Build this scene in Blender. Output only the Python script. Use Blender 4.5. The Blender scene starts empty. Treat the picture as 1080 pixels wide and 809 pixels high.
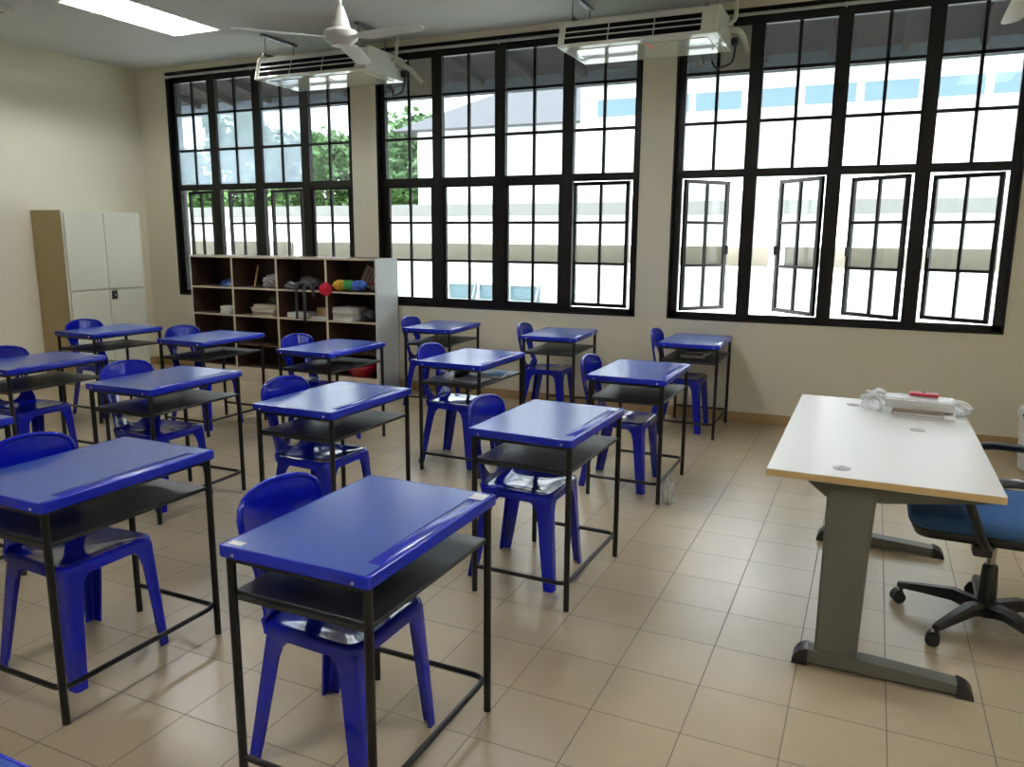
import bpy, bmesh, math, random
from mathutils import Vector, Matrix

scene = bpy.context.scene
COL = scene.collection
R = math.radians
PI = math.pi

# ------------------------------------------------------------------ materials
def principled(name, col, rough=0.5, metal=0.0, spec=0.5, coat=0.0, coat_rough=0.1):
    m = bpy.data.materials.new(name)
    m.use_nodes = True
    b = m.node_tree.nodes['Principled BSDF']
    b.inputs['Base Color'].default_value = (*col, 1)
    b.inputs['Roughness'].default_value = rough
    b.inputs['Metallic'].default_value = metal
    b.inputs['Specular IOR Level'].default_value = spec
    b.inputs['Coat Weight'].default_value = coat
    b.inputs['Coat Roughness'].default_value = coat_rough
    return m

def noisy(m, scale, amount, detail=4, bump=0.0, rough_var=0.0):
    """mottle a principled material's base colour with noise (in object space)"""
    nt = m.node_tree; N = nt.nodes; L = nt.links
    b = N['Principled BSDF']
    tc = N.new('ShaderNodeTexCoord'); no = N.new('ShaderNodeTexNoise')
    no.inputs['Scale'].default_value = scale; no.inputs['Detail'].default_value = detail
    L.new(tc.outputs['Object'], no.inputs['Vector'])
    mx = N.new('ShaderNodeMix'); mx.data_type = 'RGBA'
    c = b.inputs['Base Color'].default_value
    mx.inputs[6].default_value = (c[0]*(1-amount), c[1]*(1-amount), c[2]*(1-amount), 1)
    mx.inputs[7].default_value = (min(1, c[0]*(1+amount)), min(1, c[1]*(1+amount)), min(1, c[2]*(1+amount)), 1)
    L.new(no.outputs['Fac'], mx.inputs[0]); L.new(mx.outputs[2], b.inputs['Base Color'])
    if bump:
        bp = N.new('ShaderNodeBump'); bp.inputs['Strength'].default_value = bump; bp.inputs['Distance'].default_value = 0.002
        L.new(no.outputs['Fac'], bp.inputs['Height']); L.new(bp.outputs['Normal'], b.inputs['Normal'])
    if rough_var:
        mr = N.new('ShaderNodeMapRange')
        r0 = b.inputs['Roughness'].default_value
        mr.inputs[3].default_value = r0-rough_var; mr.inputs[4].default_value = r0+rough_var
        L.new(no.outputs['Fac'], mr.inputs[0]); L.new(mr.outputs[0], b.inputs['Roughness'])
    return m

def emit(name, col, strength):
    m = bpy.data.materials.new(name); m.use_nodes = True
    nt = m.node_tree; nt.nodes.clear()
    e = nt.nodes.new('ShaderNodeEmission'); o = nt.nodes.new('ShaderNodeOutputMaterial')
    e.inputs[0].default_value = (*col, 1); e.inputs[1].default_value = strength
    nt.links.new(e.outputs[0], o.inputs[0])
    return m

def thin_glass(name, tint=(0.95, 0.98, 0.97), haze=0.0, haze_col=(0.75, 0.8, 0.85), gloss=0.06):
    m = bpy.data.materials.new(name); m.use_nodes = True
    nt = m.node_tree; N = nt.nodes; L = nt.links; N.clear()
    t = N.new('ShaderNodeBsdfTransparent'); t.inputs[0].default_value = (*tint, 1)
    g = N.new('ShaderNodeBsdfGlossy'); g.inputs['Roughness'].default_value = 0.02
    mx = N.new('ShaderNodeMixShader'); mx.inputs[0].default_value = gloss
    L.new(t.outputs[0], mx.inputs[1]); L.new(g.outputs[0], mx.inputs[2])
    out = N.new('ShaderNodeOutputMaterial')
    last = mx
    if haze > 0:
        d = N.new('ShaderNodeBsdfTranslucent'); d.inputs[0].default_value = (*haze_col, 1)
        m2 = N.new('ShaderNodeMixShader')
        tc = N.new('ShaderNodeTexCoord'); no = N.new('ShaderNodeTexNoise')
        no.inputs['Scale'].default_value = 1.6; no.inputs['Detail'].default_value = 5
        L.new(tc.outputs['Object'], no.inputs['Vector'])
        mr = N.new('ShaderNodeMapRange'); mr.inputs[1].default_value = 0.3; mr.inputs[2].default_value = 0.7
        mr.inputs[3].default_value = haze*0.75; mr.inputs[4].default_value = haze*1.25
        L.new(no.outputs['Fac'], mr.inputs[0]); L.new(mr.outputs[0], m2.inputs[0])
        L.new(mx.outputs[0], m2.inputs[1]); L.new(d.outputs[0], m2.inputs[2]); last = m2
    L.new(last.outputs[0], out.inputs[0])
    return m

M = {}
M['wall'] = noisy(principled('cream_paint', (0.73, 0.69, 0.55), 0.6, spec=0.3), 1.3, 0.025)
M['ceiling'] = noisy(principled('ceiling_paint', (0.66, 0.665, 0.655), 0.85, spec=0.2), 1.1, 0.02)
M['skirt'] = noisy(principled('skirting_tile', (0.42, 0.28, 0.13), 0.35), 6, 0.12)
M['black_frame'] = principled('black_window_paint', (0.0045, 0.004, 0.0035), 0.4, spec=0.35)
M['glass'] = thin_glass('clear_pane', tint=(0.60, 0.62, 0.61), gloss=0.045)
M['glass_dusty'] = thin_glass('dusty_pane', tint=(0.64, 0.67, 0.68), haze=0.012)
M['glass_hazy'] = thin_glass('hazy_pane', tint=(0.50, 0.54, 0.57), haze=0.30, haze_col=(0.62, 0.70, 0.80))  # bluer tint and stronger translucent mix than the other panes
M['board'] = principled('grey_filler_board', (0.40, 0.40, 0.36), 0.7)
M['blue'] = principled('royal_blue_plastic', (0.006, 0.017, 0.38), 0.2, spec=0.5)
M['blue_chair'] = principled('chair_blue_plastic', (0.003, 0.008, 0.35), 0.09, spec=0.6)
M['blue_panel'] = noisy(principled('blue_laminate', (0.030, 0.085, 0.40), 0.24, spec=1.0), 7, 0.05)
M['black_steel'] = principled('black_steel_tube', (0.0045, 0.0045, 0.005), 0.35, spec=0.4)
M['black_board'] = noisy(principled('black_shelf_board', (0.016, 0.017, 0.018), 0.42, spec=0.5), 9, 0.15)
M['label'] = noisy(principled('sticker_paper', (0.72, 0.74, 0.70), 0.35), 60, 0.08)
M['steel_dot'] = principled('screw_steel', (0.6, 0.6, 0.62), 0.3, metal=1)
M['white_plastic'] = principled('warm_white_plastic', (0.70, 0.70, 0.60), 0.12, spec=0.6, coat=0.6, coat_rough=0.05)
M['fan_white'] = principled('fan_white_enamel', (0.72, 0.72, 0.66), 0.3)
M['slot'] = principled('dark_louvre', (0.006, 0.006, 0.006), 0.9, spec=0.1)
M['grey_metal'] = principled('grey_metal', (0.30, 0.30, 0.29), 0.4, metal=0.5)
M['rod'] = principled('grey_rod', (0.45, 0.45, 0.43), 0.4)
M['copper_pipe'] = principled('wrapped_pipe', (0.50, 0.48, 0.40), 0.6)
M['black_rubber'] = principled('black_rubber', (0.012, 0.012, 0.013), 0.5)
M['cab_side'] = noisy(principled('shaded_side_steel', (0.40, 0.31, 0.15), 0.45), 3, 0.03)  # tan tone carries the shade of the cabinet's side in its colour
M['cab_door'] = noisy(principled('pale_grey_steel', (0.60, 0.60, 0.50), 0.42), 2, 0.02)
M['brown_wood'] = noisy(principled('dark_brown_wood', (0.055, 0.026, 0.014), 0.5), 5, 0.25)
M['edge_cream'] = principled('cream_edge_band', (0.58, 0.51, 0.40), 0.5)
M['grey_panel'] = noisy(principled('pale_grey_laminate', (0.58, 0.61, 0.60), 0.4), 2, 0.03)
M['maple_top'] = noisy(principled('pale_laminate_top', (0.66, 0.65, 0.62), 0.32, spec=0.5), 5, 0.03, rough_var=0.02)
M['maple_edge'] = noisy(principled('wood_edge_band', (0.62, 0.43, 0.20), 0.45), 20, 0.1)
M['olive_steel'] = noisy(principled('dark_grey_steel', (0.11, 0.108, 0.09), 0.42), 8, 0.05)
M['grommet'] = principled('grommet_grey', (0.42, 0.42, 0.42), 0.35)
M['seat_blue'] = noisy(principled('blue_seat_fabric', (0.022, 0.09, 0.24), 0.75), 120, 0.25)
M['black_plastic'] = principled('black_plastic', (0.012, 0.012, 0.014), 0.35)
M['chrome'] = principled('gas_lift_steel', (0.35, 0.34, 0.32), 0.25, metal=1)
M['paper'] = noisy(principled('white_paper', (0.72, 0.72, 0.70), 0.6), 14, 0.06)
M['paper_tan'] = noisy(principled('tan_paper', (0.48, 0.42, 0.32), 0.6), 14, 0.12)
M['card_brown'] = noisy(principled('brown_cover', (0.16, 0.12, 0.07), 0.5), 12, 0.2)
M['dark_cloth'] = noisy(principled('dark_cloth', (0.018, 0.018, 0.022), 0.6), 14, 0.5, bump=0.6)
M['grey_cloth'] = noisy(principled('grey_cloth', (0.12, 0.12, 0.13), 0.6), 14, 0.4, bump=0.6)
M['red'] = principled('red_plastic', (0.45, 0.012, 0.035), 0.35)
M['crimson'] = noisy(principled('crimson_fluff', (0.55, 0.012, 0.04), 0.9), 40, 0.35, bump=0.8)
M['blue_book'] = principled('bright_blue_cover', (0.03, 0.25, 0.55), 0.35)
M['blue_bowl'] = principled('blue_bowl_plastic', (0.012, 0.035, 0.15), 0.4)
M['pinkish'] = principled('pink_cover', (0.35, 0.12, 0.13), 0.4)
M['sticker_red'] = principled('red_sticker', (0.65, 0.22, 0.18), 0.4)
M['bin_white'] = principled('white_bin_plastic', (0.68, 0.69, 0.67), 0.35)
M['bag_clear'] = None
M['tube'] = emit('fluorescent_tube', (0.97, 0.98, 1.0), 62)
M['louvre'] = principled('louvre_grey', (0.30, 0.31, 0.32), 0.4)
M['reflector'] = principled('louvre_enamel', (0.86, 0.87, 0.88), 0.4)

def bag_mat():
    m = bpy.data.materials.new('clear_polythene'); m.use_nodes = True
    nt = m.node_tree; N = nt.nodes; L = nt.links; N.clear()
    t = N.new('ShaderNodeBsdfTransparent'); t.inputs[0].default_value = (0.95, 0.96, 0.96, 1)
    p = N.new('ShaderNodeBsdfPrincipled'); p.inputs['Base Color'].default_value = (0.82, 0.83, 0.84, 1)
    p.inputs['Roughness'].default_value = 0.2; p.inputs['Specular IOR Level'].default_value = 0.8
    lw = N.new('ShaderNodeLayerWeight'); lw.inputs[0].default_value = 0.35
    mr = N.new('ShaderNodeMapRange'); mr.inputs[3].default_value = 0.24; mr.inputs[4].default_value = 0.75
    L.new(lw.outputs['Facing'], mr.inputs[0])
    mx = N.new('ShaderNodeMixShader'); out = N.new('ShaderNodeOutputMaterial')
    L.new(mr.outputs[0], mx.inputs[0]); L.new(t.outputs[0], mx.inputs[1]); L.new(p.outputs[0], mx.inputs[2])
    L.new(mx.outputs[0], out.inputs[0])
    return m
M['bag_clear'] = bag_mat()

def tile_mat():
    m = principled('beige_floor_tile', (0.5, 0.42, 0.30), 0.2, spec=0.75)
    nt = m.node_tree; N = nt.nodes; L = nt.links; b = N['Principled BSDF']
    tc = N.new('ShaderNodeTexCoord'); mp = N.new('ShaderNodeMapping')
    mp.inputs['Location'].default_value = (-0.1584, -0.1644, 0)
    L.new(tc.outputs['Object'], mp.inputs[0])
    br = N.new('ShaderNodeTexBrick'); br.offset = 0; br.squash = 1
    br.inputs['Scale'].default_value = 1; br.inputs['Brick Width'].default_value = 0.3; br.inputs['Row Height'].default_value = 0.3
    br.inputs['Mortar Size'].default_value = 0.0022; br.inputs['Mortar Smooth'].default_value = 0.3
    br.inputs['Color1'].default_value = (0.455, 0.375, 0.245, 1); br.inputs['Color2'].default_value = (0.42, 0.34, 0.215, 1)
    br.inputs['Mortar'].default_value = (0.17, 0.15, 0.12, 1)
    L.new(mp.outputs[0], br.inputs[0])
    no = N.new('ShaderNodeTexNoise'); no.inputs['Scale'].default_value = 5; no.inputs['Detail'].default_value = 6
    L.new(tc.outputs['Object'], no.inputs[0])
    mr = N.new('ShaderNodeMapRange'); mr.inputs[3].default_value = 0.88; mr.inputs[4].default_value = 1.1
    L.new(no.outputs['Fac'], mr.inputs[0])
    mx = N.new('ShaderNodeVectorMath'); mx.operation = 'SCALE'
    L.new(br.outputs['Color'], mx.inputs[0]); L.new(mr.outputs[0], mx.inputs['Scale'])
    L.new(mx.outputs[0], b.inputs['Base Color'])
    n2 = N.new('ShaderNodeTexNoise'); n2.inputs['Scale'].default_value = 2.2; n2.inputs['Detail'].default_value = 4
    L.new(tc.outputs['Object'], n2.inputs[0])
    m2 = N.new('ShaderNodeMapRange'); m2.inputs[1].default_value = .3; m2.inputs[2].default_value = .7; m2.inputs[3].default_value = 0.285; m2.inputs[4].default_value = 0.32
    L.new(n2.outputs['Fac'], m2.inputs[0])
    ad = N.new('ShaderNodeMath'); ad.operation = 'MULTIPLY_ADD'; ad.inputs[1].default_value = 0.4
    L.new(br.outputs['Fac'], ad.inputs[0]); L.new(m2.outputs[0], ad.inputs[2]); L.new(ad.outputs[0], b.inputs['Roughness'])
    bp = N.new('ShaderNodeBump'); bp.inputs['Strength'].default_value = 0.5; bp.inputs['Distance'].default_value = 0.002; bp.invert = True
    L.new(br.outputs['Fac'], bp.inputs['Height']); L.new(bp.outputs[0], b.inputs['Normal'])
    return m
M['tile'] = tile_mat()

# ------------------------------------------------------------------ mesh helpers
def setmat(faces, mi):
    for f in faces: f.material_index = mi

def box(bm, x0, x1, y0, y1, z0, z1, bev=0.0, seg=2, mi=0, mat=None):
    b2 = bmesh.new()
    bmesh.ops.create_cube(b2, size=1)
    for v in b2.verts:
        v.co = Vector(((x0+x1)/2+v.co.x*(x1-x0), (y0+y1)/2+v.co.y*(y1-y0), (z0+z1)/2+v.co.z*(z1-z0)))
    if bev: bmesh.ops.bevel(b2, geom=b2.edges[:], offset=bev, segments=seg, profile=0.5, affect='EDGES')
    join(bm, b2, mi, mat)

def join(bm, b2, mi=None, mat=None):
    vm = {}
    for v in b2.verts:
        co = v.co if mat is None else mat @ v.co
        vm[v] = bm.verts.new(co)
    for f in b2.faces:
        try:
            nf = bm.faces.new([vm[v] for v in f.verts])
            nf.material_index = f.material_index if mi is None else mi
            nf.smooth = f.smooth
        except ValueError: pass
    b2.free()

def rings(bm, rs, cap=True, closed=True, mi=0):
    vs = [[bm.verts.new(p) for p in r] for r in rs]
    for a, b in zip(vs, vs[1:]):
        n = len(a)
        for i in range(n if closed else n-1):
            j = (i+1) % n
            try: bm.faces.new((a[i], a[j], b[j], b[i])).material_index = mi
            except ValueError: pass
    if cap:
        for r in (list(reversed(vs[0])), vs[-1]):
            try: bm.faces.new(r).material_index = mi
            except ValueError: pass

def tube(bm, pts, r, n=10, mi=0, flat=None):
    pts = [Vector(p) for p in pts]
    rs = []; up = None
    for i, p in enumerate(pts):
        d = (pts[min(i+1, len(pts)-1)]-pts[max(i-1, 0)]).normalized()
        if up is None:
            up = Vector((0, 0, 1)) if abs(d.z) < 0.9 else Vector((1, 0, 0))
        s = d.cross(up).normalized(); up = s.cross(d).normalized()
        rr = r[i] if isinstance(r, (list, tuple)) else r
        a, b = (rr, rr) if flat is None else (rr*flat[0], rr*flat[1])
        rs.append([p+s*a*math.cos(2*PI*k/n)+up*b*math.sin(2*PI*k/n) for k in range(n)])
    rings(bm, rs, mi=mi)

def lathe(bm, prof, n=24, c=(0, 0, 0), mi=0):
    rs = [[Vector((c[0]+max(r, 1e-4)*math.cos(2*PI*k/n), c[1]+max(r, 1e-4)*math.sin(2*PI*k/n), c[2]+z)) for k in range(n)] for r, z in prof]
    rings(bm, rs, mi=mi)

def cyl(bm, c, r, z0, z1, n=16, mi=0):
    lathe(bm, [(r, z0), (r, z1)], n, (c[0], c[1], 0), mi)

def prism(bm, poly, a, b, axis='y', mi=0):
    def P(u, v, w):
        return {'y': (u, w, v), 'x': (w, u, v), 'z': (u, v, w)}[axis]
    rings(bm, [[Vector(P(u, v, a)) for u, v in poly], [Vector(P(u, v, b)) for u, v in poly]], mi=mi)

def rpoly(x0, x1, y0, y1, r, n=5):
    out = []
    for cx, cy, a in ((x1-r, y0+r, -90), (x1-r, y1-r, 0), (x0+r, y1-r, 90), (x0+r, y0+r, 180)):
        for k in range(n+1):
            t = R(a+90*k/n); out.append((cx+r*math.cos(t), cy+r*math.sin(t)))
    return out

def arc(pts, r=0.04, n=5):
    """round the corners of a polyline"""
    pts = [Vector(p) for p in pts]; out = [pts[0]]
    for a, b, c in zip(pts, pts[1:], pts[2:]):
        p = b+(a-b).normalized()*r; q = b+(c-b).normalized()*r
        for k in range(n+1):
            t = k/n; out.append(p*(1-t)**2+b*2*t*(1-t)+q*t*t)
    out.append(pts[-1]); return out

def link(name, bm, mats, parent=None, smooth=35):
    bmesh.ops.recalc_face_normals(bm, faces=bm.faces)
    if smooth:
        for f in bm.faces: f.smooth = True
        for e in bm.edges:
            if len(e.link_faces) == 2 and e.calc_face_angle(0) > R(smooth): e.smooth = False
    me = bpy.data.meshes.new(name); bm.to_mesh(me); bm.free()
    if not isinstance(mats, (list, tuple)): mats = [mats]
    for m in mats: me.materials.append(m)
    o = bpy.data.objects.new(name, me); COL.objects.link(o)
    if parent: o.parent = parent
    return o

def tag(o, label, cat, group=None):
    o['label'] = label; o['category'] = cat
    if group: o['group'] = group
    return o

def thing(name, label, cat, loc=(0, 0, 0), rz=0.0, group=None):
    o = bpy.data.objects.new(name, None); COL.objects.link(o)
    o.location = loc; o.rotation_euler = (0, 0, rz); o.empty_display_size = 0.1
    return tag(o, label, cat, group)

def struct(name, bm, mats, parent=None, smooth=35):
    o = link(name, bm, mats, parent, smooth)
    if parent is None: o['kind'] = 'structure'
    return o

def dup(root, loc, rz, label=None):
    r = root.copy(); COL.objects.link(r); r.location = loc; r.rotation_euler = (0, 0, rz)
    if label: r['label'] = label
    for ch in list(root.children):
        c = ch.copy(); COL.objects.link(c); c.parent = r
        for g in list(ch.children):
            d = g.copy(); COL.objects.link(d); d.parent = c
    return r

# ------------------------------------------------------------------ room shell
XL, XR, YB, YF, ZC = -7.93, 2.7, -1.9, 6.80, 3.42
bm = bmesh.new(); box(bm, XL-.2, XR+.2, YB-.2, YF+.2, -.15, 0); struct('floor', bm, M['tile'], smooth=0)
LIGHTS = [(-5.955, 5.235), (-2.4, 4.7), (1.0, 3.0), (-2.4, .2), (1.0, -.4)]  # first light is in view; the rest are unseen, added to fill the room
bm = bmesh.new()
cxs = sorted({XL-.2, XR+.2} | {x+s*.30 for x, y in LIGHTS for s in (-1, 1)}); cys = sorted({YB-.2, YF+.2} | {y+s*.61 for x, y in LIGHTS for s in (-1, 1)})
for xa, xb in zip(cxs, cxs[1:]):
    for ya, yb in zip(cys, cys[1:]):
        if any(abs((xa+xb)/2-x) < .30 and abs((ya+yb)/2-y) < .61 for x, y in LIGHTS): continue
        box(bm, xa, xb, ya, yb, ZC, ZC+.15)
bmesh.ops.remove_doubles(bm, verts=bm.verts, dist=1e-5)
struct('ceiling', bm, M['ceiling'], smooth=0)
bm = bmesh.new(); box(bm, XL-.2, XL, YB-.2, YF+.2, 0, ZC); struct('wall_left', bm, M['wall'], smooth=0)
bm = bmesh.new(); box(bm, XR, XR+.2, YB-.2, YF+.2, 0, ZC); struct('wall_right', bm, M['wall'], smooth=0)
bm = bmesh.new(); box(bm, XL, XR, YB-.2, YB, 0, ZC); struct('wall_front', bm, M['wall'], smooth=0)

WIN = [  # opening x0, x1, mullion centres, per-bay casement opening (hinge side, degrees)
    (-7.473, -4.940, (-6.848, -6.212, -5.570), (('R', 12), ('R', 12), ('R', 11), ('R', 0))),
    (-4.633, -1.920, (-3.962, -3.286, -2.607), (('R', 0), ('R', 0), ('R', 0), ('R', 5))),
    (-1.630, 0.915, (-0.997, -0.354, 0.273), (('L', 52), ('R', 46), ('R', 35), ('R', 27))),
]
Z0, Z1 = 0.865, 3.36
bm = bmesh.new()
box(bm, XL, XR, YF, YF+.2, 0, Z0); box(bm, XL, XR, YF, YF+.2, Z1, ZC)
xs = [XL]+[v for w in WIN for v in w[:2]]+[XR]
for a, b in zip(xs[::2], xs[1::2]): box(bm, a, b, YF, YF+.2, Z0, Z1)
struct('wall_back', bm, M['wall'], smooth=0)
bm = bmesh.new(); box(bm, XL, XR, YF-.012, YF, 0, .092, bev=.003); struct('baseboard_back', bm, M['skirt'])
bm = bmesh.new(); box(bm, XL, XL+.012, YB, YF-.012, 0, .092, bev=.003); struct('baseboard_left', bm, M['skirt'])
bm = bmesh.new(); box(bm, XR-.012, XR, YB, YF-.012, 0, .092, bev=.003); struct('baseboard_right', bm, M['skirt'])

def grid_bars(bm, x0, x1, z0, z1, xv, zv, y0, y1, w):
    for x in xv: box(bm, x-w/2, x+w/2, y0, y1, z0, z1)
    for z in zv: box(bm, x0, x1, y0, y1, z-w/2, z+w/2)

FY = YF+.05      # front face of the frames
for i, (x0, x1, mul, sash) in enumerate(WIN):
    bm = bmesh.new()
    box(bm, x0, x0+.008, YF-.004, YF+.2, Z0, Z1); box(bm, x1-.008, x1, YF-.004, YF+.2, Z0, Z1)
    box(bm, x0, x1, YF-.004, YF+.2, Z0, Z0+.012); box(bm, x0, x1, YF-.004, YF+.2, Z1-.012, Z1)
    box(bm, x0, x0+.072, FY, FY+.05, Z0, Z1); box(bm, x1-.072, x1, FY, FY+.05, Z0, Z1)
    box(bm, x0, x1, FY, FY+.05, Z0, .925); box(bm, x0, x1, FY, FY+.05, 3.245, Z1)
    box(bm, x0, x1, FY-.005, FY+.05, 2.062, 2.128)
    for m in mul: box(bm, m-.054, m+.054, FY-.006, FY+.05, Z0, Z1)
    edges = [x0+.072]+[v for m in mul for v in (m-.054, m+.054)]+[x1-.072]
    bays = list(zip(edges[::2], edges[1::2]))
    for a, b in bays: grid_bars(bm, a, b, 2.128, 3.245, ((a+b)/2,), (2.505, 2.90), FY+.008, FY+.034, .026)
    win = struct('window_%d' % (i+1), bm, M['black_frame'], smooth=0)
    for k, (a, b) in enumerate(bays):
        g = bmesh.new()
        if (i, k) in ((1, 0), (2, 0)):       # air-conditioner pipe passes a filler board in the top right light
            xm = (a+b)/2
            box(g, a, b, FY+.019, FY+.023, 2.128, 2.90); box(g, a, xm, FY+.019, FY+.023, 2.90, 3.245)
            h = bmesh.new(); box(h, xm+.013, b, FY+.012, FY+.03, 2.913, 3.245); link('filler_board', h, M['board'], win)
        else:
            box(g, a, b, FY+.019, FY+.023, 2.90 if i == 0 else 2.128, 3.245)
            if i == 0:
                h = bmesh.new(); box(h, a, b, FY+.019, FY+.023, 2.128, 2.90)
                link('hazy_pane', h, M['glass_hazy'] if k < 3 else M['glass_dusty'], win, smooth=0)
        link('window_pane', g, M['glass_dusty'], win, smooth=0)
        # casement, modelled about its hinge
        side, deg = sash[k]
        W = (b-a)-.01 if deg else (b-a)+.006; s = 1 if side == 'L' else -1
        hz0, hz1 = (.930, 2.058) if deg else (.918, 2.068)
        f = bmesh.new()
        xa, xb = (0, W) if s > 0 else (-W, 0)
        st = .032
        box(f, xa, xa+st, 0, .032, hz0, hz1); box(f, xb-st, xb, 0, .032, hz0, hz1)
        box(f, xa, xb, 0, .032, hz0, hz0+st); box(f, xa, xb, 0, .032, hz1-st, hz1)
        grid_bars(f, xa+st, xb-st, hz0+st, hz1-st, ((xa+xb)/2,), (1.325, 1.695), .004, .026, .024)
        q = .005 if deg else -.003
        hx = a+q if s > 0 else b-q
        off = 0.0
        if deg > 4: hx += s*.028; off = .012
        c = link('casement', f, M['black_frame'], win, smooth=0)
        c.location = (hx, FY+.006+off, 0); c.rotation_euler = (0, 0, R(deg)*s)
        g = bmesh.new(); box(g, xa+st, xb-st, .014, .018, hz0+st, hz1-st)
        link('casement_pane', g, M['glass'], c, smooth=0)
        if deg > 12:
            h = bmesh.new(); xe = xb-.02 if s > 0 else xa+.02
            box(h, xe-.008, xe+.008, -.03, 0, 1.42, 1.50, bev=.003); link('latch', h, M['black_frame'], c)

# grey curtain rods in front of the window heads
for n, (x0, x1, mul, sash) in zip(('left-hand', 'middle', 'right-hand'), WIN):
    t = thing('curtain_rod', 'thin grey curtain rod across the head of the %s window' % n, 'curtain rod', ((x0+x1)/2, YF-.028, 3.305), 0, 'curtain rods over the windows')
    L_ = (x1-x0)/2
    bm = bmesh.new(); tube(bm, [(-L_, 0, 0), (L_, 0, 0)], .013, 10); link('rod', bm, M['rod'], t)
    for xx in (-L_+.05, 0, L_-.05):
        bm = bmesh.new(); box(bm, xx-.008, xx+.008, -.004, .028, -.016, .016); link('bracket', bm, M['rod'], t)

# ------------------------------------------------------------------ school desks
DW, DL, DH = .483, .692, .75
def make_desk(loc, rz, label):
    t = thing('school_desk', label, 'desk', loc, rz, 'blue-topped school desks')
    hx, hy = DW/2, DL/2
    bm = bmesh.new()
    th = .034
    # moulded top: rim with a slightly sunk writing surface and a pencil groove along the front edge
    rs = []
    for ins, z in ((.003, DH-th), (0, DH-th+.004), (0, DH-.0035), (.001, DH-.001), (.003, DH), (.007, DH), (.0085, DH-.002)):
        rs.append([Vector((u, v, z)) for u, v in rpoly(-hx+ins, hx-ins, -hy+ins, hy-ins, max(.010-ins*.5, .005))])
    rings(bm, rs)
    gx0, gx1 = hx-.062, hx-.018
    box(bm, gx0, gx1, -hy*.78, hy*.78, DH-.006, DH-.0012, bev=.001, mi=0)
    for v in (-hx+.05, hx-.05):
        for s in (-1, 1):
            b2 = bmesh.new(); bmesh.ops.create_uvsphere(b2, u_segments=8, v_segments=5, radius=.0045)
            join(bm, b2, 1, Matrix.Translation((v, s*hy, DH-.022)))
    link('tabletop', bm, [M['blue'], M['steel_dot']], t)
    bm = bmesh.new()
    z0, z1 = DH-.003, DH-.0005
    box(bm, -hx+.008, gx0-.001, -hy+.008, hy-.008, z0, z1)
    for s in (-1, 1):
        y0, y1 = sorted((s*(hy*.78+.001), s*(hy-.008)))
        box(bm, gx0-.001, gx1, y0, y1, z0, z1)
    link('writing_panel', bm, M['blue_panel'], t, smooth=0)
    lx, ly, r = hx-.022, hy-.022, .0125
    for sx, sy in ((-1, -1), (-1, 1), (1, 1), (1, -1)):
        bm = bmesh.new(); cyl(bm, (sx*lx, sy*ly), r, 0.0, DH-th, 14); link('leg', bm, M['black_steel'], t)
    bm = bmesh.new()
    zr = .118
    tube(bm, arc([(-lx, -ly, zr), (lx-.004, -ly, zr), (lx-.004, ly, zr), (-lx, ly, zr)], .05, 6), .0095, 10)
    link('foot_rail', bm, M['black_steel'], t)
    bm = bmesh.new()
    box(bm, -lx+.0, -lx+.018, -ly, ly, DH-th-.014, DH-th); box(bm, lx-.018, lx, -ly, ly, DH-th-.014, DH-th)
    for s in (-1, 1): box(bm, -lx, lx, s*ly-.009, s*ly+.009, DH-th-.014, DH-th)
    link('top_frame', bm, M['black_steel'], t, smooth=0)
    bm = bmesh.new(); box(bm, -lx-.004, lx+.004, -ly+.012, ly-.012, .598, .612, bev=.002, seg=1)
    for s in (-1, 1): box(bm, -lx, lx, s*(ly-.006)-.006, s*(ly-.006)+.006, .592, .604)
    link('book_shelf', bm, M['black_board'], t)
    return t

def sticker(desk, x, y, w, l):
    bm = bmesh.new(); box(bm, x-w/2, x+w/2, y-l/2, y+l/2, DH-.0006, DH+.0006); link('sticker', bm, M['label'], desk, smooth=0)

# ------------------------------------------------------------------ chairs
def leg_bm(sx, sy):
    """tapered L-section leg, flaring into the seat rim; corner points outward at (sx, sy)"""
    bm = bmesh.new(); t = .009
    levels = [(.0, .046, .041), (.10, .052, .047), (.25, .058, .054), (.34, .062, .060), (.375, .070, .070), (.398, .090, .090), (.412, .125, .125)]
    rs = []
    for z, a, b in levels:
        k = z/.412
        if sx > 0: X = .216+(.186-.216)*k; Y = .198+(.182-.198)*k
        else:
            X = .218+(.150-.218)*k; Y = .198+(.168-.198)*k
        r = .016
        # outline of an L with a rounded outer corner, in local (u inward x, v inward y)
        pts = [(a, 0), (r, 0)]+[(r-r*math.sin(R(q)), r-r*math.cos(R(q))) for q in (30, 60)]+[(0, r), (0, b), (t, b), (t, t+.006), (t+.006, t), (a, t)]
        rs.append([Vector((sx*(X-u), sy*(Y-v), z)) for u, v in pts])
    rings(bm, rs); return bm

def seat_bm():
    bm = bmesh.new()
    def outline(x0, x1, wf, wb, r, n=6):
        pts = []
        for cx, cy, a in ((x1-r, -wf+r, -90), (x1-r, wf-r, 0), (x0+r, wb-r, 90), (x0+r, -wb+r, 180)):
            for k in range(n+1):
                q = R(a+90*k/n); pts.append((cx+r*math.cos(q), cy+r*math.sin(q)))
        return pts
    rs = []
    for ins, z in ((.010, .395), (.0, .400), (.0, .428), (.004, .436), (.012, .440), (.022, .439), (.05, .433), (.10, .428), (.15, .427)):
        rs.append([Vector((u, v, z)) for u, v in outline(-.165+ins, .192-ins, .187-ins, .172-ins, max(.045-ins*.25, .012))])
    rings(bm, rs); return bm

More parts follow.
